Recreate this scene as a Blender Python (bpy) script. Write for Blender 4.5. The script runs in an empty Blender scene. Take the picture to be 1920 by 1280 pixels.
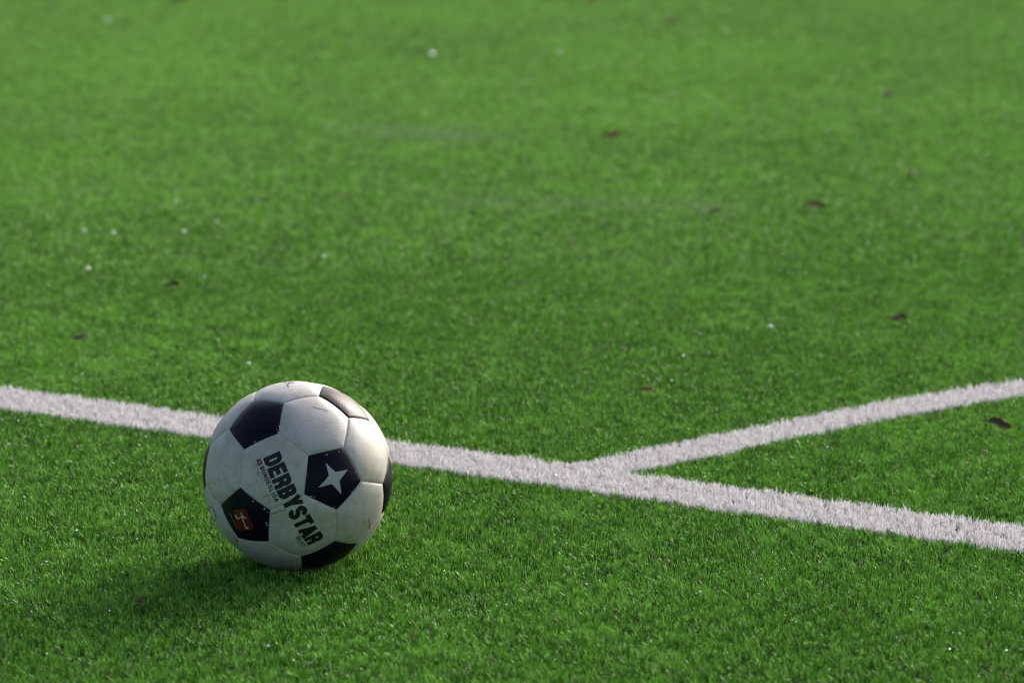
import bpy, bmesh, math, random
import numpy as np
from mathutils import Vector, Matrix, Euler, noise as mnoise
from mathutils.geometry import delaunay_2d_cdt

random.seed(7)
rng = np.random.default_rng(11)
SC = bpy.context.scene
COL = SC.collection
R_ = math.radians

# ------------------------------------------------------------------ camera
F_PX = 6600.0                      # focal length in pixels of a 1920 px wide frame
PITCH = 0.193021
CAM_H = 1.046157
cam_d = bpy.data.cameras.new('camera')
cam = bpy.data.objects.new('camera', cam_d)
COL.objects.link(cam)
cam.location = (0, 0, CAM_H)
cam.rotation_euler = (math.pi / 2 - PITCH, 0, 0)
cam_d.sensor_width = 36.0
cam_d.lens = F_PX / 1920 * 36.0
cam_d.clip_start = 0.1
cam_d.clip_end = 1000
cam_d.dof.use_dof = True
cam_d.dof.focus_distance = 4.16
cam_d.dof.aperture_fstop = 6.0
SC.camera = cam

# ------------------------------------------------------------------ light
SUN_AZ, SUN_EL = R_(37), R_(28)    # azimuth from +Y (away from the camera) towards +X (right)
sd = Vector((math.sin(SUN_AZ) * math.cos(SUN_EL), math.cos(SUN_AZ) * math.cos(SUN_EL), math.sin(SUN_EL)))
sun_d = bpy.data.lights.new('sun', 'SUN')
sun = bpy.data.objects.new('sun', sun_d)
COL.objects.link(sun)
sun.rotation_euler = sd.to_track_quat('Z', 'Y').to_euler()
sun.location = sd * 30
sun_d.energy = 2.05
sun_d.angle = R_(26)
sun_d.color = (1.0, 0.993, 0.982)

W = bpy.data.worlds.new('World')
SC.world = W
W.use_nodes = True
nt = W.node_tree
bg = nt.nodes['Background']
sky = nt.nodes.new('ShaderNodeTexSky')
sky.sky_type = 'NISHITA'
sky.sun_disc = False
sky.sun_elevation = SUN_EL
sky.sun_rotation = SUN_AZ
sky.air_density = 0.6
sky.dust_density = 5.0
sky.ozone_density = 0.4
nt.links.new(sky.outputs[0], bg.inputs[0])
bg.inputs[1].default_value = 0.15

SC.view_settings.view_transform = 'Standard'
SC.view_settings.look = 'None'
SC.view_settings.gamma = 1
SC.view_settings.use_curve_mapping = False
SC.view_settings.exposure = 0.98
SC.view_settings.use_white_balance = True
SC.view_settings.white_balance_temperature = 6550
SC.view_settings.white_balance_tint = 10
SC.render.engine = 'CYCLES'
SC.cycles.filter_width = 1.0
SC.cycles.max_bounces = 8
SC.cycles.use_denoising = True


# ------------------------------------------------------------------ helpers
def tag(o, label=None, cat=None, group=None, kind=None):
    if label: o['label'] = label
    if cat: o['category'] = cat
    if group: o['group'] = group
    if kind: o['kind'] = kind
    return o


def mesh_obj(name, verts, faces, mat, parent=None, smooth=False, link=True):
    me = bpy.data.meshes.new(name)
    me.from_pydata([tuple(v) for v in verts], [], [tuple(f) for f in faces])
    if mat: me.materials.append(mat)
    if smooth: me.shade_smooth()
    me.update()
    o = bpy.data.objects.new(name, me)
    if link: COL.objects.link(o)
    if parent: o.parent = parent
    return o


class NT:
    """small wrapper to write node materials compactly"""
    def __init__(self, name):
        self.m = bpy.data.materials.new(name)
        self.m.use_nodes = True
        self.t = self.m.node_tree
        self.b = self.t.nodes['Principled BSDF']
        self.out = self.t.nodes['Material Output']

    def n(self, typ, ins=None, **kw):
        nd = self.t.nodes.new(typ)
        for k, v in kw.items(): setattr(nd, k, v)
        for k, v in (ins or {}).items():
            if isinstance(v, bpy.types.NodeSocket): self.t.links.new(v, nd.inputs[k])
            else: nd.inputs[k].default_value = v
        return nd

    def set(self, **kw):
        for k, v in kw.items():
            s = self.b.inputs[k.replace('_', ' ')]
            if isinstance(v, bpy.types.NodeSocket): self.t.links.new(v, s)
            else: s.default_value = v

    def math(self, op, a, b=0.0, clamp=False):
        nd = self.t.nodes.new('ShaderNodeMath'); nd.operation = op; nd.use_clamp = clamp
        for i, v in enumerate((a, b)):
            if isinstance(v, bpy.types.NodeSocket): self.t.links.new(v, nd.inputs[i])
            else: nd.inputs[i].default_value = v
        return nd.outputs[0]

    def mix(self, f, a, b, blend='MIX'):
        nd = self.t.nodes.new('ShaderNodeMix'); nd.data_type = 'RGBA'; nd.blend_type = blend
        for i, v in ((0, f), (6, a), (7, b)):
            if isinstance(v, bpy.types.NodeSocket): self.t.links.new(v, nd.inputs[i])
            else: nd.inputs[i].default_value = v if i == 0 or len(v) == 4 else (*v, 1)
        return nd.outputs[2]

    def ramp(self, f, stops):
        nd = self.t.nodes.new('ShaderNodeValToRGB')
        e = nd.color_ramp.elements
        while len(e) < len(stops): e.new(0.5)
        for el, (p, c) in zip(e, stops):
            el.position = p; el.color = (*c, 1) if len(c) == 3 else c
        self.t.links.new(f, nd.inputs[0])
        return nd.outputs[0]


# ------------------------------------------------------------------ materials
def grass_material():
    k = NT('turf_green')
    tint = k.n('ShaderNodeAttribute', attribute_name='tint').outputs['Fac']
    tone = k.n('ShaderNodeAttribute', attribute_name='tone', attribute_type='INSTANCER').outputs['Fac']
    pale = k.n('ShaderNodeAttribute', attribute_name='pale', attribute_type='INSTANCER').outputs['Fac']
    c = k.ramp(tint, [(0.0, (0.010, 0.045, 0.004)), (0.4, (0.062, 0.205, 0.013)),
                      (0.8, (0.180, 0.425, 0.040)), (1.0, (0.340, 0.560, 0.120))])
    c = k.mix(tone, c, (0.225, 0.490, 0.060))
    c = k.mix(pale, c, (0.22, 0.34, 0.14))
    k.set(Base_Color=c, Roughness=0.45)
    k.b.inputs['Specular IOR Level'].default_value = 0.22
    tr = k.n('ShaderNodeBsdfTranslucent', {'Color': c})
    mx = k.n('ShaderNodeMixShader', {0: 0.12, 1: k.b.outputs[0], 2: tr.outputs[0]})
    k.t.links.new(mx.outputs[0], k.out.inputs[0])
    return k.m


def line_material():
    k = NT('turf_white')
    tint = k.n('ShaderNodeAttribute', attribute_name='tint').outputs['Fac']
    tone = k.n('ShaderNodeAttribute', attribute_name='tone', attribute_type='INSTANCER').outputs['Fac']
    c = k.ramp(tint, [(0.0, (0.50, 0.495, 0.495)), (0.5, (0.66, 0.655, 0.655)), (1.0, (0.84, 0.83, 0.83))])
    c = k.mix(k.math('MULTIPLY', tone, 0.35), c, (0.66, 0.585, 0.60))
    k.set(Base_Color=c, Roughness=0.45)
    tr = k.n('ShaderNodeBsdfTranslucent', {'Color': c})
    mx = k.n('ShaderNodeMixShader', {0: 0.25, 1: k.b.outputs[0], 2: tr.outputs[0]})
    k.t.links.new(mx.outputs[0], k.out.inputs[0])
    return k.m


def ground_material():
    k = NT('turf_base')
    tc = k.n('ShaderNodeTexCoord').outputs['Object']
    n1 = k.n('ShaderNodeTexNoise', {'Vector': tc, 'Scale': 90.0, 'Detail': 6.0}).outputs[0]
    n2 = k.n('ShaderNodeTexNoise', {'Vector': tc, 'Scale': 600.0, 'Detail': 3.0}).outputs[0]
    c = k.ramp(n1, [(0.3, (0.008, 0.026, 0.005)), (0.7, (0.022, 0.060, 0.010))])
    c = k.mix(k.math('MULTIPLY', n2, 0.5), c, (0.02, 0.02, 0.018))
    bp = k.n('ShaderNodeBump', {'Height': n2, 'Strength': 0.8, 'Distance': 0.004})
    k.set(Base_Color=c, Roughness=0.8, Normal=bp.outputs[0])
    return k.m


def panel_material(name, dark):
    k = NT(name)
    tc = k.n('ShaderNodeTexCoord').outputs['Object']
    rnd = k.n('ShaderNodeObjectInfo').outputs['Random']
    off = k.n('ShaderNodeVectorMath', {0: tc, 1: k.n('ShaderNodeCombineXYZ', {0: k.math('MULTIPLY', rnd, 9.0), 1: k.math('MULTIPLY', rnd, 5.0)}).outputs[0]}).outputs[0]
    big = k.n('ShaderNodeTexNoise', {'Vector': off, 'Scale': 22.0, 'Detail': 5.0, 'Roughness': 0.6}).outputs[0]
    fine = k.n('ShaderNodeTexNoise', {'Vector': off, 'Scale': 140.0, 'Detail': 6.0, 'Roughness': 0.7}).outputs[0]
    # streaky scuffs: noise stretched along one direction
    mp = k.n('ShaderNodeMapping', {'Vector': off, 'Scale': (60, 420, 60), 'Rotation': (0, 0, 0.7)}).outputs[0]
    scr = k.n('ShaderNodeTexNoise', {'Vector': mp, 'Scale': 1.0, 'Detail': 4.0, 'Roughness': 0.65}).outputs[0]
    if dark:
        c = k.mix(k.ramp(big, [(0.45, (0, 0, 0)), (0.75, (1, 1, 1))]), (0.004, 0.004, 0.009), (0.009, 0.009, 0.017))
        c = k.mix(k.ramp(scr, [(0.70, (0, 0, 0)), (0.80, (0.35, 0.35, 0.35))]), c, (0.14, 0.14, 0.15))
        rough = 0.33
    else:
        c = k.mix(k.ramp(big, [(0.40, (0, 0, 0)), (0.72, (1, 1, 1))]), (0.405, 0.40, 0.385), (0.30, 0.288, 0.215))
        c = k.mix(k.ramp(fine, [(0.50, (0, 0, 0)), (0.72, (0.6, 0.6, 0.6))]), c, (0.21, 0.20, 0.155))
        c = k.mix(k.ramp(scr, [(0.64, (0, 0, 0)), (0.76, (0.7, 0.7, 0.7))]), c, (0.13, 0.125, 0.105))
        rough = 0.40
    # woven emboss of the cover
    sx = k.n('ShaderNodeSeparateXYZ', {0: tc})
    fx = k.math('SINE', k.math('MULTIPLY', sx.outputs[0], 3300.0))
    fy = k.math('SINE', k.math('MULTIPLY', sx.outputs[1], 3300.0))
    h = k.math('ADD', fx, fy)
    h2 = k.math('ADD', h, k.math('MULTIPLY', fine, 2.0))
    bp = k.n('ShaderNodeBump', {'Height': h2, 'Strength': 0.16 if dark else 0.17, 'Distance': 0.00014})
    k.set(Base_Color=c, Roughness=k.math('ADD', k.math('MULTIPLY', fine, 0.18), rough - 0.09), Normal=bp.outputs[0])
    k.b.inputs['Specular IOR Level'].default_value = 0.08 if dark else 0.4
    return k.m


def flat_material(name, col, rough=0.5, var=0.25, scale=300):
    k = NT(name)
    tc = k.n('ShaderNodeTexCoord').outputs['Object']
    n = k.n('ShaderNodeTexNoise', {'Vector': tc, 'Scale': float(scale), 'Detail': 4.0}).outputs[0]
    k.set(Base_Color=k.mix(n, tuple(x * (1 - var) for x in col), tuple(min(1, x * (1 + var)) for x in col)), Roughness=rough)
    k.b.inputs['Specular IOR Level'].default_value = 0.25
    return k.m


M_GRASS, M_LINE, M_GROUND = grass_material(), line_material(), ground_material()
M_WHITE = panel_material('ball_white', False)
M_BLACK = panel_material('ball_black', True)
M_INK = flat_material('ink_black', (0.006, 0.006, 0.009), 0.5, 0.3)
M_INKG = flat_material('ink_grey', (0.014, 0.013, 0.012), 0.6)
M_SILVER = flat_material('print_silver', (0.33, 0.33, 0.345), 0.45, 0.1, 900)
M_RED = flat_material('print_red', (0.085, 0.009, 0.006), 0.45, 0.15)
M_PALE = flat_material('print_pale', (0.42, 0.36, 0.33), 0.5, 0.1)
M_DIM = flat_material('print_dim', (0.10, 0.10, 0.11), 0.5, 0.1)
M_CHIP = flat_material('wear_chip', (0.60, 0.60, 0.56), 0.6, 0.2)
M_SCUFF = flat_material('scuff', (0.15, 0.14, 0.12), 0.7, 0.4, 500)
M_SEAM = flat_material('seam_thread', (0.26, 0.25, 0.21), 0.8)
M_LEAF = [flat_material('leaf_dark', (0.080, 0.052, 0.020), 0.6, 0.5, 200),
          flat_material('leaf_rust', (0.19, 0.095, 0.032), 0.6, 0.4, 200),
          flat_material('leaf_brown', (0.11, 0.078, 0.028), 0.6, 0.4, 200)]
M_STEM = flat_material('leaf_stem', (0.05, 0.028, 0.015), 0.7)
kd = NT('water_glint_bead')
kd.set(Base_Color=(0.9, 0.93, 0.93, 1), Roughness=0.12)  # opaque white base colour stands in for glints on clear water
kd.b.inputs['Coat Weight'].default_value = 1.0
M_DROP = kd.m

# ------------------------------------------------------------------ ground
g = mesh_obj('ground', [(-150, -60, 0), (150, -60, 0), (150, 260, 0), (-150, 260, 0)], [(0, 1, 2, 3)], M_GROUND)
tag(g, 'green synthetic turf backing under the blades', kind='structure')

# view helpers: which point of the place a pixel of the 1920x1280 photograph looks at
FW = Vector((0, math.cos(PITCH), -math.sin(PITCH))); RT = Vector((1, 0, 0)); UP = RT.cross(FW)
CAM = Vector((0, 0, CAM_H))
def ray(px, py): return (FW * F_PX + RT * (px - 960) + UP * (640 - py)).normalized()
def ground_at(px, py, z=0.008):
    d = ray(px, py); return CAM + d * ((z - CAM_H) / d.z)
BR = 0.11
BC = Vector((-0.24868, 3.97699, 0.1102))
def ball_dir(px, py):
    d = ray(px, py); o = CAM - BC
    b = d.dot(o); disc = b * b - o.dot(o) + BR * BR
    return (o + d * (-b - math.sqrt(max(disc, 0)))).normalized()

# ------------------------------------------------------------------ turf

LM, LC, LHW = -0.6090, 4.4595, 0.0603            # straight line y = LM x + LC and its half width
AHW = 0.0435                                       # half width of the curved line
_a = [ground_at(*p) for p in ((1090, 884), (1180, 864.5), (1240, 851.5), (1320, 837), (1400, 822), (1480, 803.5), (1560, 786.5), (1660, 768), (1760, 748.5), (1840, 736), (1920, 725))]
ACURVE = np.polyfit([p.x for p in _a], [p.y for p in _a], 3)


def vnoise(x, y, cell, seed):
    r = np.random.default_rng(seed)
    g = r.random((257, 257))
    u, v = x / cell + 61.3, y / cell + 17.9
    i, j = np.floor(u).astype(int), np.floor(v).astype(int)
    a, b = u - i, v - j
    a = a * a * (3 - 2 * a); b = b * b * (3 - 2 * b)
    i &= 255; j &= 255
    return (g[i, j] * (1 - a) + g[i + 1, j] * a) * (1 - b) + (g[i, j + 1] * (1 - a) + g[i + 1, j + 1] * a) * b


def fbm(x, y, cell, seed):
    return (vnoise(x, y, cell, seed) + 0.5 * vnoise(x, y, cell / 2.1, seed + 1) + 0.25 * vnoise(x, y, cell / 4.3, seed + 2)) / 1.75


def tuft_mesh(name, seed, mat, blades=15, rad=0.0034, hgt=0.0100, wid=0.00102, lean=0.0046):
    r = random.Random(seed)
    vs, fs, tint = [], [], []
    for b in range(blades):
        a = r.uniform(0, 2 * math.pi); q = rad * math.sqrt(r.random())
        x, y = q * math.cos(a), q * math.sin(a)
        h = hgt * r.uniform(0.65, 1.12)
        if r.random() < 0.10: h *= 1.2
        la = a + r.gauss(0, 0.8); l = lean * (0.35 + abs(r.gauss(0, 0.6)))      # blades fan out of the tuft
        dx, dy = math.cos(la) * l, math.sin(la) * l
        fa = r.uniform(0, math.pi)                              # the way the blade's face is turned
        wx, wy = math.cos(fa), math.sin(fa)
        w = wid * r.uniform(0.7, 1.25) / 2
        i = len(vs)
        m = 0.55
        px, py = x + dx * 0.30, y + dy * 0.30
        tw = fa + r.uniform(-0.5, 0.5)
        vx, vy = math.cos(tw), math.sin(tw)
        vs += [(x - wx * w, y - wy * w, -0.001), (x + wx * w, y + wy * w, -0.001),
               (px + vx * w, py + vy * w, h * m), (px - vx * w, py - vy * w, h * m),
               (x + dx + vx * w * .35, y + dy + vy * w * .35, h), (x + dx - vx * w * .35, y + dy - vy * w * .35, h * 0.97)]
        fs += [(i, i + 1, i + 2, i + 3), (i + 3, i + 2, i + 4, i + 5)]
        t = min(1, max(0, r.gauss(0.45, 0.32)))
        tint += [t] * 6
    me = bpy.data.meshes.new(name)
    me.from_pydata(vs, [], fs)
    at = me.attributes.new('tint', 'FLOAT', 'POINT')
    at.data.foreach_set('value', tint)
    me.materials.append(mat)
    return bpy.data.objects.new(name, me)


def scatter_object(name, pts, rot, scl, pick, tone, pale, sources):
    """one object whose vertices each carry a tuft, through a geometry nodes modifier"""
    me = bpy.data.meshes.new(name)
    me.vertices.add(len(pts))
    me.vertices.foreach_set('co', np.asarray(pts, np.float32).ravel())
    for nm, typ, arr, key in (('rot', 'FLOAT_VECTOR', rot, 'vector'), ('scl', 'FLOAT_VECTOR', scl, 'vector'),
                              ('pick', 'INT', pick, 'value'), ('tone', 'FLOAT', tone, 'value'), ('pale', 'FLOAT', pale, 'value')):
        at = me.attributes.new(nm, typ, 'POINT')
        at.data.foreach_set(key, np.asarray(arr, np.int32 if typ == 'INT' else np.float32).ravel())
    me.update()
    o = bpy.data.objects.new(name, me)
    COL.objects.link(o)
    ng = bpy.data.node_groups.new(name + '_scatter', 'GeometryNodeTree')
    ng.interface.new_socket('Geometry', in_out='INPUT', socket_type='NodeSocketGeometry')
    ng.interface.new_socket('Geometry', in_out='OUTPUT', socket_type='NodeSocketGeometry')
    N, L = ng.nodes.new, ng.links.new
    gi, go = N('NodeGroupInput'), N('NodeGroupOutput')
    jn = N('GeometryNodeGeometryToInstance')
    for s in reversed(sources):
        oi = N('GeometryNodeObjectInfo'); oi.inputs['Object'].default_value = s; oi.inputs['As Instance'].default_value = False
        L(oi.outputs['Geometry'], jn.inputs[0])
    ip = N('GeometryNodeInstanceOnPoints')
    L(gi.outputs[0], ip.inputs['Points']); L(jn.outputs[0], ip.inputs['Instance'])
    ip.inputs['Pick Instance'].default_value = True
    def attr(nm, typ):
        a = N('GeometryNodeInputNamedAttribute'); a.data_type = typ; a.inputs[0].default_value = nm
        return [q for q in a.outputs if q.enabled and q.name == 'Attribute'][0]
    L(attr('pick', 'INT'), ip.inputs['Instance Index'])
    e2r = N('FunctionNodeEulerToRotation'); L(attr('rot', 'FLOAT_VECTOR'), e2r.inputs[0])
    L(e2r.outputs[0], ip.inputs['Rotation'])
    L(attr('scl', 'FLOAT_VECTOR'), ip.inputs['Scale'])
    L(ip.outputs[0], go.inputs[0])
    md = o.modifiers.new('scatter', 'NODES'); md.node_group = ng
    return o


NV = 14
green_src = [tuft_mesh('grass_tuft', 100 + i, M_GRASS) for i in range(NV)]
white_src = [tuft_mesh('white_tuft', 300 + i, M_LINE, blades=18, hgt=0.0112, lean=0.0042) for i in range(NV)]


def half_width(y):                                   # half the breadth of ground in view at distance y
    return y * 0.1475 + 0.05


def scatter_zone(n_per_m2, y0, y1, hw0, hw1, hole=None):
    """even jittered grid of points between y0 and y1, |x| up to a half width growing from hw0 to hw1"""
    c = 1 / math.sqrt(n_per_m2)
    hm = max(hw0, hw1)
    gx, gy = np.meshgrid(np.arange(-hm, hm, c), np.arange(y0, y1, c))
    gx = gx + c * (gy / c % 2 >= 1) * 0.5
    gx = gx.ravel() + rng.uniform(-.55, .55, gx.size) * c
    gy = gy.ravel() + rng.uniform(-.55, .55, gy.size) * c
    keep = np.abs(gx) < hw0 + (gy - y0) / (y1 - y0) * (hw1 - hw0)
    if hole is not None: keep &= ~hole(gx, gy)
    return gx[keep], gy[keep]


Y_NEAR, Y_MID, Y_FAR = 3.36, 6.0, 11.6
inner = lambda x, y: (np.abs(x) < y * 0.1475 + 0.06) & (y > Y_NEAR) & (y < Y_FAR)
z1 = scatter_zone(15000, Y_NEAR, Y_MID, half_width(Y_NEAR), half_width(Y_MID))
z2 = scatter_zone(8500, Y_MID, Y_FAR, half_width(Y_MID), half_width(Y_FAR))
z3 = scatter_zone(3600, 2.4, 15.0, 1.9, 3.6, hole=inner)          # what a step to the side would bring in
X = np.concatenate([z1[0], z2[0], z3[0]]); Y = np.concatenate([z1[1], z2[1], z3[1]])
big = np.concatenate([np.ones(z1[0].size), np.full(z2[0].size, 1.30), np.full(z3[0].size, 1.75)])
# which tufts stand in the white lines
dm = (Y - LM * X - LC) / math.sqrt(1 + LM * LM)
wob = (vnoise(X, Y, 0.02, 5) - 0.5) * 0.006
on_line = np.abs(dm) < LHW - 0.0045 + wob
xc = np.clip(X, 0.0, 0.80)
slope = np.polyval(np.polyder(ACURVE), xc)
da = (Y - np.polyval(ACURVE, xc) - slope * (X - xc)) / np.sqrt(1 + slope ** 2)
on_arc = (np.abs(da) < AHW - 0.0025 + wob) & (dm > 0) & (Y < 6.2) & ~on_line
# lean and height fields: brushed, trodden pile
n_ = X.size
lean_a = fbm(X, Y, 0.45, 21) * 7.0
lean_m = 0.04 + 0.30 * np.clip(fbm(X, Y, 0.06, 31) - 0.35, 0, 1) + rng.uniform(0, 0.16, n_)
rot = np.stack([np.sin(lean_a) * lean_m + rng.normal(0, .07, n_), np.cos(lean_a) * lean_m + rng.normal(0, .07, n_), rng.uniform(0, 6.283, n_)], 1)
hs = 0.79 + 0.20 * fbm(X, Y, 0.030, 41) + rng.uniform(-.20, .24, n_)
tone = np.clip(0.06 + (fbm(X, Y, 0.04, 51) - 0.45) * 1.0 + (fbm(X, Y * .7, 0.4, 61) - 0.5) * 0.55 + rng.normal(0, .38, n_) + 0.45 * np.clip((Y - 4.3) / 4.0, 0, 1), 0, 1)  # last term lightens the far tufts, painting in floodlight falloff and grazing sheen
pale = np.zeros(n_)
for (a, b, wv, amt) in (((700, 243), (880, 256), 0.09, 0.6), ((880, 377), (1330, 385), 0.09, 0.45), ((0, 352), (190, 346), 0.1, 0.14)):
    A, B = ground_at(*a), ground_at(*b)
    ab = np.array([B.x - A.x, B.y - A.y]); L2 = ab @ ab
    t = np.clip(((X - A.x) * ab[0] + (Y - A.y) * ab[1]) / L2, 0, 1)
    d = np.hypot(X - A.x - t * ab[0], Y - A.y - t * ab[1])
    pale = np.maximum(pale, amt * np.exp(-(d / wv) ** 2) * (0.5 + fbm(X, Y, 0.06, 71)))
# the ball presses the pile down under it
rho = np.hypot(X - BC.x, Y - BC.y)
zb = BC.z - np.sqrt(np.maximum(BR * BR - np.minimum(rho + 0.006, BR) ** 2, 0))
hs = np.where(rho < BR * 0.9, np.minimum(hs, np.maximum(zb, 0.001) / 0.0125), hs)
ring_ = (rho > .055) & (rho < .105)
hs = np.where(ring_, np.clip(hs * 1.2, 0, np.maximum(zb + .004, .001) / .0115), hs)
hs = np.where(on_line | on_arc, 0.62 + 0.38 * hs, hs)
scl = np.stack([big * rng.uniform(.85, 1.15, n_), big * rng.uniform(.85, 1.15, n_), hs * (1 + (big - 1) * 0.25)], 1)
pick = rng.integers(0, NV, n_)
P3 = np.stack([X, Y, np.zeros(n_)], 1)


def turf(name, mask, src, label, cat):
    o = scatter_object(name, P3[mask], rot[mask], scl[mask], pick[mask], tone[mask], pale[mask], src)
    return tag(o, label, cat, kind='stuff')


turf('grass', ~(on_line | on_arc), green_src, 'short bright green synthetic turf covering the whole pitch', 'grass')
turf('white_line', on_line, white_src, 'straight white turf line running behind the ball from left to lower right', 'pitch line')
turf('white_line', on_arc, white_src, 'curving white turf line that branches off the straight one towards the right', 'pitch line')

# ------------------------------------------------------------------ ball
PHI = (1 + 5 ** .5) / 2
ROT = Matrix(((-0.54154907, 0.83414931, 0.10449656), (-0.79631729, -0.54884072, 0.25426882), (0.26945013, 0.05448662, 0.9614717)))
ico = [Vector(v).normalized() for s in (1, -1) for t in (PHI, -PHI) for v in ((0, s, t), (s, t, 0), (t, 0, s))]
tri = [(i, j, k) for i in range(12) for j in range(i) for k in range(j) if ico[i].dot(ico[j]) > .4 and ico[j].dot(ico[k]) > .4 and ico[i].dot(ico[k]) > .4]
def V3(i, j): return (2 * ico[i] + ico[j]).normalized()
faces = []                                             # (kind, centre, corner directions) in the pattern's own frame
for i in range(12):
    faces.append(('pent', ico[i], [V3(i, j) for j in range(12) if j != i and ico[i].dot(ico[j]) > .4]))
for t in tri:
    c = sum((ico[q] for q in t), Vector()).normalized()
    faces.append(('hex', c, [V3(a, b) for a in t for b in t if a != b]))
R5 = faces[0][1].dot(faces[0][2][0]); R6 = faces[-1][1].dot(faces[-1][2][0])
FC = np.array([list(f[1]) for f in faces]); FR = np.array([R5 if f[0] == 'pent' else R6 for f in faces])
FCW = FC @ np.array(ROT).T                             # the face centres turned as the ball lies


def seam_height(n, centres=FCW):
    """radius of the ball's skin in direction n: pillowed panels with pinched seams"""
    v = centres @ np.array(n) / FR
    o = np.argsort(v)[::-1][:2]
    gap = np.linalg.norm(centres[o[0]] / FR[o[0]] - centres[o[1]] / FR[o[1]])
    d = (v[o[0]] - v[o[1]]) / gap * BR
    return BR - 0.0009 * math.exp(-(d / 0.0014) ** 2) - 0.0013 * math.exp(-(d / 0.0085) ** 2)


ball = bpy.data.objects.new('football', None)
COL.objects.link(ball)
ball.location = BC
tag(ball, 'scuffed white football with black pentagons, resting on the turf before the white line', 'football')


def panel_mesh(f, mat):
    kind, c, corners = f
    z = c; x = (corners[0] - c * c.dot(corners[0])).normalized(); y = z.cross(x)
    fr = Matrix((x, y, z))                             # rows: world to local
    cs = sorted(corners, key=lambda q: math.atan2(y.dot(q), x.dot(q)))
    n = 17
    vs, fs, key = [], [], {}
    def vid(p, kk):
        d = p.normalized()
        if kk not in key:
            key[kk] = len(vs)
            r = seam_height(d, FC)
            vs.append(fr @ (d * r - c * BR))
        return key[kk]
    m = len(cs)
    shrink = 0.9988
    for s in range(m):
        A, B = cs[s], cs[(s + 1) % m]
        flat = c * c.dot(A)
        A, B = flat + (A - flat) * shrink, flat + (B - flat) * shrink
        def pt(i, j):                                  # i rings from the centre, j along the ring
            if i == 0: return vid(flat, 'centre')
            kk = ('spoke', s, i) if j == 0 else ('spoke', (s + 1) % m, i) if j == i else (s, i, j)
            w = 1 - (1 - i / n) ** 1.5                 # rings crowd towards the seam
            return vid(flat + (A - flat) * w * (1 - j / i) + (B - flat) * w * (j / i), kk)
        for i in range(n):
            for j in range(i + 1):
                fs.append((pt(i, j), pt(i + 1, j), pt(i + 1, j + 1)))
                if j < i: fs.append((pt(i, j), pt(i + 1, j + 1), pt(i, j + 1)))
    # fold the rim inwards so that the cover has thickness
    me_n = len(vs)
    cen = fr @ (-c * BR)
    bm = bmesh.new()
    bv = [bm.verts.new(v) for v in vs]
    for q in fs:
        if len(set(q)) == 3:
            try: bm.faces.new([bv[i] for i in q])
            except ValueError: pass
    bm.normal_update()
    be = [e for e in bm.edges if e.is_boundary]
    ret = bmesh.ops.extrude_edge_only(bm, edges=be)
    for v in [g_ for g_ in ret['geom'] if isinstance(g_, bmesh.types.BMVert)]:
        v.co = cen + (v.co - cen) * 0.975
    me = bpy.data.meshes.new('panel')
    bm.to_mesh(me); bm.free()
    me.shade_smooth()
    me.materials.append(mat)
    return me


def panel_frame(f):
    kind, c, corners = f
    x = (corners[0] - c * c.dot(corners[0])).normalized()
    return Matrix((x, c.cross(x), c)).transposed()     # columns: local axes


pm = {'pent': panel_mesh(faces[0], M_BLACK), 'hex': panel_mesh(faces[-1], M_WHITE)}
pm['pent'].name, pm['hex'].name = 'pentagon_panel', 'hexagon_panel'
hexref = faces[-1]
def hex_corner_is_pent_edge(f):
    """index turn that makes the hexagon's pentagon-side edges match those of the reference"""
    return 0
for f in faces:
    o = bpy.data.objects.new('pentagon_panel' if f[0] == 'pent' else 'hexagon_panel', pm[f[0]])
    COL.objects.link(o)
    o.parent = ball
    fr = panel_frame(f)
    mw = (ROT @ fr).to_4x4()
    mw.translation = (ROT @ f[1]) * BR
    o.matrix_local = mw
    if f[0] == 'pent': o['label'] = 'black pentagonal panel with fine embossing'
    else: o['label'] = 'scuffed off-white hexagonal panel'

bmx = bmesh.new()
bmesh.ops.create_icosphere(bmx, subdivisions=5, radius=BR - 0.0034)
me = bpy.data.meshes.new('seam_core'); bmx.to_mesh(me); bmx.free(); me.materials.append(M_SEAM); me.shade_smooth()
o = bpy.data.objects.new('seam_thread', me); COL.objects.link(o); o.parent = ball

# ------------------------------------------------------------------ prints on the ball
def stroke_polys(lines, t, closed=()):
    """polygons (convex, may overlap) covering the polylines with a pen of width t"""
    out = []
    for li, ln in enumerate(lines):
        for k in range(len(ln) - 1):
            (x0, y0), (x1, y1) = ln[k], ln[k + 1]
            d = math.hypot(x1 - x0, y1 - y0)
            if d < 1e-9: continue
            nx, ny = -(y1 - y0) / d * t / 2, (x1 - x0) / d * t / 2
            out.append([(x0 + nx, y0 + ny), (x0 - nx, y0 - ny), (x1 - nx, y1 - ny), (x1 + nx, y1 + ny)])
        inner_pts = list(range(1, len(ln) - 1)) + ([0] if ln[0] == ln[-1] else [])
        for k in inner_pts:
            x, y = ln[k]
            out.append([(x + t / 2.02 * math.cos(a * math.pi / 5 + .1), y + t / 2.02 * math.sin(a * math.pi / 5 + .1)) for a in range(10)])
    return out


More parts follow.
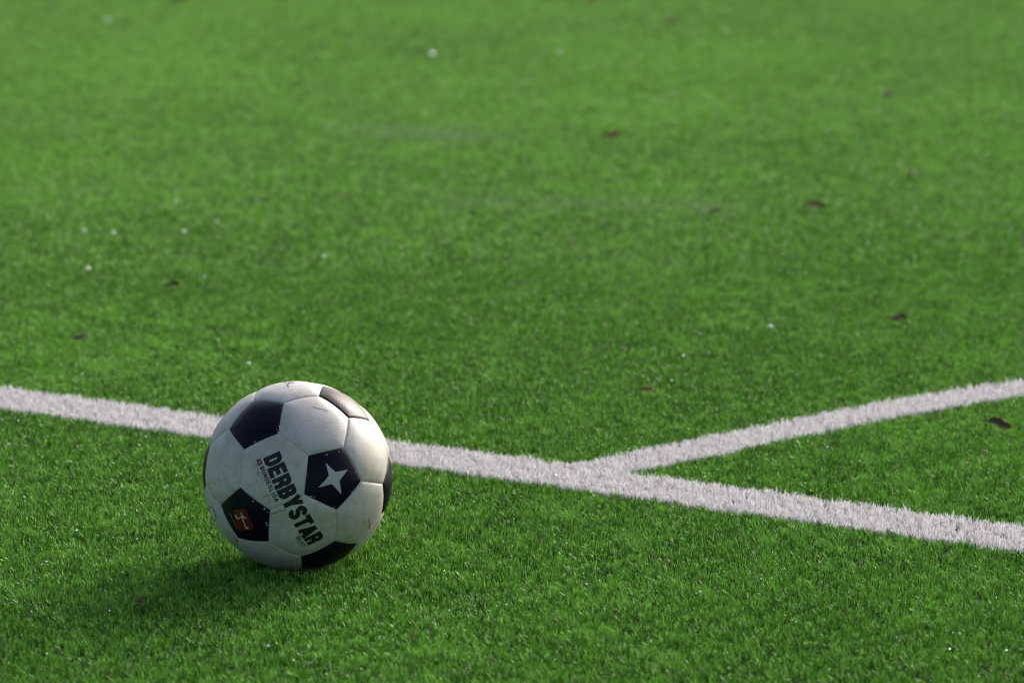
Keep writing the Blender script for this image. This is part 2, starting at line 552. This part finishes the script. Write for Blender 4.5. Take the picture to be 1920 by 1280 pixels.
def glyph(ch, w, t):
    a = t / 2; l, r, b, T = a, w - a, a, 1 - a; q = min(.12, w * .22); m = .5; c = w / 2
    G = {
        'D': [[(l, 0), (l, 1)], [(l, b), (l, T), (r - q, T), (r, T - q), (r, b + q), (r - q, b), (l, b)]],
        'E': [[(l, 0), (l, 1)], [(0, T), (w * .96, T)], [(0, m), (w * .88, m)], [(0, b), (w * .96, b)]],
        'R': [[(l, 0), (l, 1)], [(l, T), (r - q, T), (r, T - q * .8), (r, m + q * .6), (r - q, m - .03), (l, m - .03)], [(r - q, m - .03), (r, m - q - .03), (r, 0)]],
        'B': [[(l, 0), (l, 1)], [(l, T), (r - q, T), (r - .02, T - q * .7), (r - .02, m + q * .7), (r - q, m), (l, m)], [(r - q, m), (r, m - q * .7), (r, b + q * .7), (r - q, b), (l, b)]],
        'Y': [[(c, 0), (c, .43)], [(a * .85, 1), (c, .40)], [(w - a * .85, 1), (c, .40)]],
        'S': [[(r, .70), (r, T - q * .8), (r - q, T), (l + q, T), (l, T - q * .8), (l, .68), (l + q * .6, .56), (r - q * .6, .44), (r, .32), (r, b + q * .8), (r - q, b), (l + q, b), (l, b + q * .8), (l, .30)]],
        'T': [[(c, 0), (c, 1)], [(0, T), (w, T)]],
        'A': [[(a * .7, 0), (c, 1 - a * .5)], [(w - a * .7, 0), (c, 1 - a * .5)], [(w * .24, .27), (w * .76, .27)]],
        'U': [[(l, 1), (l, b + q), (l + q, b), (r - q, b), (r, b + q), (r, 1)]],
        'N': [[(l, 0), (l, 1)], [(r, 0), (r, 1)], [(l, .97), (r, .03)]],
        'L': [[(l, 1), (l, 0)], [(0, b), (w * .95, b)]],
        'I': [[(c, 0), (c, 1)]],
        'G': [[(r, .72), (r, T - q), (r - q, T), (l + q, T), (l, T - q), (l, b + q), (l + q, b), (r - q, b), (r, b + q), (r, .47), (c, .47)]],
        'C': [[(r, .72), (r, T - q), (r - q, T), (l + q, T), (l, T - q), (l, b + q), (l + q, b), (r - q, b), (r, b + q), (r, .28)]],
        '.': [[(c - .08, b), (c + .08, b)]],
    }
    return stroke_polys(G[ch], t)


def on_ball(name, polys, centre, udir, mat, lift=0.00022, cell=0.0016, parent=ball, label=None):
    """flat print: polygons in metres (u, v) about the direction `centre`, wrapped on to the ball's skin"""
    e1 = (udir - centre * centre.dot(udir)).normalized()
    e2 = centre.cross(e1)
    # overlapping pieces become one clean sheet
    us = [p[0] for pg in polys for p in pg]; vv = [p[1] for pg in polys for p in pg]
    verts, fcs = [], []
    for pg in polys:
        i = len(verts); verts += [Vector(p) for p in pg]; fcs.append(list(range(i, i + len(pg))))
    x = min(us)
    nb = len(verts)
    while x < max(us):
        y = min(vv)
        while y < max(vv):
            verts.append(Vector((x + cell * .31, y + cell * .17))); y += cell
        x += cell
    V, E, Fc, ov, oe, of = delaunay_2d_cdt(verts, [], fcs, 0, 1e-7, True)
    keep = [f for f, src in zip(Fc, of) if len(src) > 0]
    use = sorted({i for f in keep for i in f}); mp = {i: k for k, i in enumerate(use)}
    pts = []
    for i in use:
        u, v = V[i]
        a = math.hypot(u, v) / BR
        if a < 1e-9: n = centre.copy()
        else: n = (centre * math.cos(a) + (e1 * u + e2 * v).normalized() * math.sin(a)).normalized()
        pts.append(n * (seam_height(n) + lift))
    tris = []
    for f in keep:
        q = [mp[i] for i in f]
        nrm = (pts[q[1]] - pts[q[0]]).cross(pts[q[2]] - pts[q[0]])
        if nrm.dot(pts[q[0]]) < 0: q.reverse()
        tris.append(q)
    o = mesh_obj(name, pts, tris, mat, parent=parent, smooth=True)
    o.data.normals_split_custom_set_from_vertices([tuple(p.normalized()) for p in pts])
    if label: o['label'] = label
    return o


def text_on_ball(name, text, p0, p1, height, w, t, gap, mat, label, v0=0.0, lift=0.00022, narrow='I.', split=False):
    """text whose baseline runs from pixel p0 to pixel p1 of the photograph, on the ball's skin"""
    a, b = ball_dir(*p0), ball_dir(*p1)
    c = (a + b).normalized(); span = a.angle(b) * BR
    adv, x = [], 0.0
    for ch in text:
        if ch == ' ': x += w * .6; continue
        cw = w * (.42 if ch in narrow else 1.0)
        adv.append((ch, x, cw)); x += cw + gap
    total = x - gap
    su = span / total
    letters = []
    for ch, x0, cw in adv:
        letters.append([[((x0 + px) * su - span / 2, py * height + v0) for px, py in pg] for pg in glyph(ch, cw, t)])
    return on_ball(name, [pg for l in letters for pg in l], c, b - a, mat, lift, label=label)


def Z2(x, y): return (440 + x / 5.3333, 820 + y / 5.3333)       # from an enlarged crop back to the photograph
def Z1(x, y): return (360 + x / 3.2, 690 + y / 3.2)
text_on_ball('lettering', 'DERBYSTAR', Z2(284, 207), Z2(738, 1077), 0.0220, .60, .25, .045, M_INK, 'bold black capitals reading DERBYSTAR')
text_on_ball('lettering', 'BUNDESLIGA', Z2(250, 297), Z2(407, 645), 0.0054, .62, .20, .17, M_INKG, 'small thin capitals reading BUNDESLIGA')
text_on_ball('lettering', 'SELECT', Z2(607, 992), Z2(683, 1098), 0.0048, .62, .20, .14, M_INKG, 'tiny capitals reading SELECT')


def poly_on_ball(name, px_polys, mat, label=None, lift=0.00022, cell=0.0016):
    """print whose outline is given at pixels of the photograph, wrapped on the ball"""
    ds = [[ball_dir(*p) for p in pg] for pg in px_polys]
    c = sum((d for pg in ds for d in pg), Vector()).normalized()
    ref = Vector((1, 0, 0)) if abs(c.x) < .9 else Vector((0, 0, 1))
    e1 = (ref - c * c.dot(ref)).normalized(); e2 = c.cross(e1)
    out = []
    for pg in ds:
        q = []
        for d in pg:
            a = c.angle(d); t = d - c * c.dot(d)
            t = t.normalized() * a * BR if a > 1e-9 else Vector((0, 0, 0))
            q.append((t.dot(e1), t.dot(e2)))
        ar = sum(q[i][0] * q[(i + 1) % len(q)][1] - q[(i + 1) % len(q)][0] * q[i][1] for i in range(len(q)))
        out.append(q if ar > 0 else q[::-1])
    return on_ball(name, out, c, e1, mat, lift, cell, label=label)


def px_strokes(lines, t): return stroke_polys(lines, t)

# silver four-pointed star
tips = [Z2(910, 250), Z2(1133, 320), Z2(1066, 566), Z2(838, 498)]
inn = [Z2(1006, 343), Z2(1048, 430), Z2(970, 462), Z2(942, 380)]
cx, cy = Z2(992, 402)
star = [[p for i in range(4) for p in (tips[i], inn[i])]]
poly_on_ball('star_print', star, M_SILVER, 'silver four-pointed star on a black panel')
# red league emblem: rounded red field, pale kicking player, ball
def Z3(x, y): return (370 + x / 6.4, 880 + y / 6.4)
poly_on_ball('emblem', [[Z3(425, 492), Z3(447, 478), Z3(555, 466), Z3(585, 484), Z3(682, 676), Z3(668, 708), Z3(520, 738), Z3(490, 722)]], M_RED, 'dark red rounded emblem on a black panel')
poly_on_ball('emblem_figure', px_strokes([[Z3(455, 540), Z3(487, 588), Z3(545, 560), Z3(590, 583)], [Z3(535, 560), Z3(585, 700)], [Z3(520, 515), Z3(548, 555)]], 2.1)
             + [[(Z3(603, 697)[0] + 2.3 * math.cos(a * .628), Z3(603, 697)[1] + 2.3 * math.sin(a * .628)) for a in range(10)]],
             M_PALE, 'pale kicking player and ball on the red emblem', lift=0.00034)
poly_on_ball('emblem_line', px_strokes([[Z3(390, 515), Z3(482, 708)]], 1.6), M_DIM, 'faint grey line of print beside the emblem')
# small red emblem at the start of the thin lettering
poly_on_ball('emblem', [[Z2(217, 222), Z2(262, 210), Z2(278, 268), Z2(232, 282)]], M_RED, 'tiny red emblem beside the bold lettering')
poly_on_ball('emblem_figure', px_strokes([[Z2(232, 240), Z2(246, 240), Z2(262, 232)], [Z2(243, 240), Z2(258, 266)]], 1.0), M_PALE, 'tiny pale figure on the small red emblem', lift=0.00032)
# two rows of print too small to read
rows = []
rr = random.Random(3)
for (a, b) in ((Z2(200, 248), Z2(290, 470)), (Z2(177, 250), Z2(240, 392))):
    n = int(math.hypot(b[0] - a[0], b[1] - a[1]) / 1.75)
    dx, dy = (b[0] - a[0]) / n, (b[1] - a[1]) / n
    for i in range(n):
        if rr.random() < .14: continue
        x, y = a[0] + dx * i, a[1] + dy * i
        s = rr.uniform(1.4, 2.3)
        rows += px_strokes([[(x, y), (x + s * .9, y - s * .4)]], rr.uniform(.5, .8))
poly_on_ball('small_print', rows, M_INKG, 'two rows of print too small to read', cell=0.003)
# mark near the top and ring low on the left
poly_on_ball('small_mark', px_strokes([[Z3(1040, -1018), Z3(1168, -1020)], [Z3(1118, -1018), Z3(1076, -985), Z3(1100, -968)]], 1.5)
             if False else px_strokes([[(532, 716.6), (538, 717.4)], [(541, 717), (552, 716.8)], [(545, 717.2), (537.5, 722), (542, 725)]], 1.5), M_INK, 'small black mark printed near the top', cell=0.003)
ring = [(394.5 + 5.2 * math.cos(a), 962 + 13.5 * math.sin(a)) for a in [i * math.pi / 9 for i in range(19)]]
ring = [(x + (y - 962) * .33 + 4.0, y) for x, y in ring]
poly_on_ball('ring_print', px_strokes([ring], 1.1), M_INKG, 'thin printed ring low on the left side', cell=0.003)
# wear: pale chips along the black panels' rims, dark scuffs on the white
rr = random.Random(5)
chips = [(523, 797, 2.4, 3.0), (521.5, 809, 3.0, 3.2), (519, 804, 1.6, 1.8), (512, 754.5, 2.2, 1.0), (477, 827, 3.2, 1.5), (641, 770, 3, 1.8),
         (612.9, 851.4, 3.2, 2.2), (637, 846.5, 2.6, 2.0), (643, 846, 1.6, 1.6), (661, 921.5, 2.6, 2.4), (584, 930, 4.2, 1.8), (589, 931.5, 2, 1.8),
         (473.5, 939.2, 2.8, 2.6), (495, 954, 2.4, 3.0), (499, 980, 2.4, 5.0), (500.5, 985, 3.0, 3.0), (627, 951.5, 3, 2), (661, 868, 1.4, 4.0), (668, 884, 1.2, 4.5),
         (502, 960, 1.6, 2.0), (631, 763, 1.6, 1.2), (603, 944, 1.4, 1.2)]
for (x, y, w, h) in chips:
    n = 7
    poly_on_ball('wear_chip', [[(x + w * .5 * rr.uniform(.55, 1.1) * math.cos(k * 6.283 / n), y + h * .5 * rr.uniform(.55, 1.1) * math.sin(k * 6.283 / n)) for k in range(n)]],
                 M_CHIP, cell=0.0008, lift=0.00034)


def scuff(pts, w, broken=.25):
    """a rubbed mark: short thin overlapping dashes that wander about the path"""
    segs = []
    for (x0, y0), (x1, y1) in zip(pts, pts[1:]):
        d = math.hypot(x1 - x0, y1 - y0); n = max(1, int(d / 2.2))
        nx, ny = -(y1 - y0) / d, (x1 - x0) / d
        for k in range(n):
            for q in range(2 if w > 1.2 else 1):
                if rr.random() < broken: continue
                t0, t1 = (k - .3) / n, (k + rr.uniform(.8, 1.5)) / n
                o_ = rr.uniform(-.5, .5) * w * .8
                segs += px_strokes([[(x0 + (x1 - x0) * t0 + nx * o_, y0 + (y1 - y0) * t0 + ny * o_), (x0 + (x1 - x0) * t1 + nx * o_, y0 + (y1 - y0) * t1 + ny * o_)]], w * rr.uniform(.3, .7))
    if segs: poly_on_ball('scuff_mark', segs, M_SCUFF, cell=0.0006, lift=0.00024)


for pts, w in (([(586, 763), (597, 765), (606, 767.5), (615, 771)], 1.6), ([(691, 974), (692, 982), (693, 991)], 2.2), ([(681, 972), (681.5, 979)], 1.3),
               ([(704, 867), (708, 862), (713, 857)], 1.2), ([(699, 873), (703, 870)], 1.0), ([(491, 932), (497, 929.5), (508, 927)], 2.4),
               ([(509, 963), (520, 959.5), (536, 955)], 2.4), ([(501, 948), (505, 936)], 1.2), ([(401, 903), (404, 911)], 1.0), ([(402, 842), (405, 848)], .9),
               ([(430, 872), (434, 881)], .9), ([(571, 883), (578, 890)], .9), ([(610, 1013), (617, 1006)], 1.2), ([(650, 1010), (658, 1004)], .9),
               ([(520, 900), (516, 908)], .8), ([(560, 750), (572, 753)], .8), ([(470, 1025), (482, 1031)], 1.0)):
    scuff(pts, w)

# ------------------------------------------------------------------ fallen leaves
def leaf(seed, size, mat, loc, rz, label, lift=0.012, curl=0.5, tilt=0.5):
    r = random.Random(seed)
    root = bpy.data.objects.new('fallen_leaf', None)
    COL.objects.link(root)
    root.location = (loc.x, loc.y, lift); root.rotation_euler = Euler((tilt + r.uniform(-.15, .15), r.uniform(-.2, .2), rz))
    tag(root, label, 'leaf', 'dead leaves scattered on the turf')
    nx, ny = 12, 7
    vs, fs = [], []
    ph = r.uniform(0, 6)
    for i in range(nx + 1):
        s = i / nx
        wdt = math.sin(math.pi * min(1, s * .94 + .03)) ** .75 * (.55 + .10 * math.sin(s * 17 + ph))
        for j in range(ny + 1):
            q = j / ny * 2 - 1
            x = (s - .5) * size; y = q * wdt * size * .5 + .04 * size * math.sin(s * 5 + ph)
            z = curl * size * (q * q * .32 * (.6 + .5 * math.sin(s * 4 + ph)) + .16 * math.cos(s * 5.1 + ph)) + r.uniform(-.012, .012) * size
            vs.append((x, y, z))
    m = len(vs)
    vs += [(x, y, z - .0005) for x, y, z in vs]
    def idx(i, j, k=0): return i * (ny + 1) + j + k * m
    for i in range(nx):
        for j in range(ny):
            fs.append((idx(i, j), idx(i + 1, j), idx(i + 1, j + 1), idx(i, j + 1)))
            fs.append((idx(i, j + 1, 1), idx(i + 1, j + 1, 1), idx(i + 1, j, 1), idx(i, j, 1)))
    rim = [idx(i, 0) for i in range(nx + 1)] + [idx(nx, j) for j in range(1, ny + 1)] + [idx(i, ny) for i in range(nx - 1, -1, -1)] + [idx(0, j) for j in range(ny - 1, 0, -1)]
    for a, b in zip(rim, rim[1:] + rim[:1]): fs.append((b, a, a + m, b + m))
    mesh_obj('leaf_blade', vs, fs, mat, parent=root, smooth=True)
    # stalk: a thin bent tube
    st, sf = [], []
    pts = [Vector((-.48 * size, 0, curl * size * .1)), Vector((-.62 * size, .03 * size, curl * size * .16)), Vector((-.78 * size, .02 * size, curl * size * .1))]
    for k, p in enumerate(pts):
        for a in range(5):
            st.append(p + Vector((0, math.cos(a * 1.2566), math.sin(a * 1.2566))) * size * (.028 - .006 * k))
    for k in range(2):
        for a in range(5): sf.append((k * 5 + a, k * 5 + (a + 1) % 5, (k + 1) * 5 + (a + 1) % 5, (k + 1) * 5 + a))
    sf += [(4, 3, 2, 1, 0), (10, 11, 12, 13, 14)]
    mesh_obj('stalk', st, sf, M_STEM, parent=root)
    return root


LEAVES = [  # pixel, size in m, material, turn, label
    (1876, 798, .031, 0, -.25, 'large dark curled leaf at the right edge below the curving white line'),
    (1212, 731, .019, 1, .1, 'small rusty leaf between the ball and the curving line, just above the fork'),
    (1150, 257, .040, 1, .0, 'blurred reddish leaf in the distance, the brightest of the leaves'),
    (1708, 330, .028, 0, .8, 'small dark upright leaf far off on the right side of the pitch'),
    (1530, 391, .036, 2, .05, 'flat brown leaf below the small dark upright one on the right'),
    (1665, 181, .038, 0, .5, 'dark leaf farthest to the upper right of the pitch'),
    (1685, 598, .024, 2, .0, 'brown leaf lying above the right end of the curving white line'),
    (150, 634, .021, 0, .1, 'dark leaf at the left, just above the start of the straight white line'),
    (322, 536, .026, 0, -.3, 'blackish leaf on the left half, above and right of another dark leaf'),
    (648, 374, .018, 2, .9, 'tiny faint brown leaf up behind the ball'),
    (1340, 402, .022, 0, .1, 'faint brown leaf left of the flat brown one'),
    (1256, 44, .036, 2, .2, 'very blurred brown leaf near the top centre right'),
    (338, 1, .055, 2, .0, 'blurred brown leaf cut by the top edge at the left'),
    (1110, 1, .045, 1, .0, 'blurred rust leaf cut by the top edge at the middle'),
    (265, 1126, .013, 0, .4, 'tiny black leaf scrap in front of the ball at lower left'),
    (1168, 656, .014, 0, .9, 'tiny dark scrap of leaf above the small rusty leaf'),
]
for i, (px, py, sz, mi, rz, lab) in enumerate(LEAVES):
    leaf(40 + i, sz, M_LEAF[mi], ground_at(px, py, .014), rz, lab, lift=.0155 if py > 520 else .0195)

# ------------------------------------------------------------------ beads of water, their glints put into opaque white colour
def drop_mesh():
    bm = bmesh.new()
    bmesh.ops.create_icosphere(bm, subdivisions=3, radius=1.0)
    for v in bm.verts:
        v.co.z = v.co.z * (.8 if v.co.z > 0 else .45)
        v.co.x *= 1.08
    me = bpy.data.meshes.new('water_drop'); bm.to_mesh(me); bm.free(); me.materials.append(M_DROP); me.shade_smooth()
    return me
DM = drop_mesh()
DROPS = [
    (810, 102, .0085, 'large bright drop far off near the top of the pitch, left of centre'),
    (1048, 98, .0055, 'dim drop right of the bright one near the top of the pitch'),
    (202, 38, .0070, 'dim drop in the upper left corner of the pitch'),
    (165, 503, .0040, 'bright drop on the left side, below a row of three fainter ones'),
    (212, 436, .0040, 'middle drop of the faint row of three on the left'),
    (158, 432, .0036, 'leftmost drop of the faint row of three on the left'),
    (345, 434, .0038, 'rightmost drop of the faint row of three on the left'),
    (330, 378, .0035, 'faint drop above the rightmost of the row of three'),
    (406, 416, .0028, 'faint drop right of the row of three on the left'),
    (607, 481, .0030, 'faint drop above and behind the ball'),
    (466, 681, .0030, 'bright drop just above the left shoulder of the ball'),
    (383, 519, .0024, 'small drop right of the blackish leaf on the left'),
    (1445, 612, .0036, 'bright drop in the right half above the curving white line'),
    (1281, 667, .0022, 'small bluish drop left of the bright one above the curving line'),
    (1260, 713, .0018, 'tiny drop beside the small rusty leaf above the fork'),
    (1363, 58, .0045, 'very dim drop at the upper right of the pitch'),
    (34, 788, .0016, 'tiny drop on the turf just below the straight line at the left edge'),
    (273, 818, .0016, 'upper of two tiny drops below the straight line left of the ball'),
    (261, 834, .0016, 'lower of two tiny drops below the straight line left of the ball'),
    (378, 828, .0016, 'tiny drop touching the left side of the ball'),
    (87, 1052, .0016, 'tiny drop in the turf at the lower left'),
    (1780, 1216, .0020, 'left of two drops at the lower right corner'),
    (1886, 1219, .0020, 'right of two drops at the lower right corner'),
]
for i, (px, py, sz, lab) in enumerate(DROPS):
    o = bpy.data.objects.new('water_drop', DM)
    COL.objects.link(o)
    z = .0145 + (.005 if py < 700 else 0)
    p = ground_at(px, py, z)
    o.location = p; o.scale = (sz * (.85 if py < 700 else .7),) * 3
    o.rotation_euler = (0, 0, i * 1.3)
    tag(o, lab, 'water drop', 'drops of water on the turf, glints put in as white')

# fine dew: white beads standing in for glints, too many and too small to count, hanging on the blade tips of the near turf
bead = bpy.data.objects.new('dew_bead', DM)
nb = 1500
dy = rng.uniform(3.4, 6.2, nb); dx = rng.uniform(-1, 1, nb) * (dy * .1475 + .05)
dk = (fbm(dx, dy, 0.07, 91) > 0.50) & (np.hypot(dx - BC.x, dy - BC.y) > .10)
dx, dy = dx[dk], dy[dk]; nb = dx.size
ds_ = rng.uniform(.0004, .0011, nb) * (0.6 + 0.8 * rng.random(nb) ** 3)
o = scatter_object('dew', np.stack([dx, dy, rng.uniform(.0085, .0125, nb)], 1), rng.uniform(0, 6, (nb, 3)), np.stack([ds_] * 3, 1),
                   np.zeros(nb), np.zeros(nb), np.zeros(nb), [bead])
tag(o, 'fine dew, its sparkle put in as white beads, on the blade tips of the near turf', 'dew', kind='stuff')
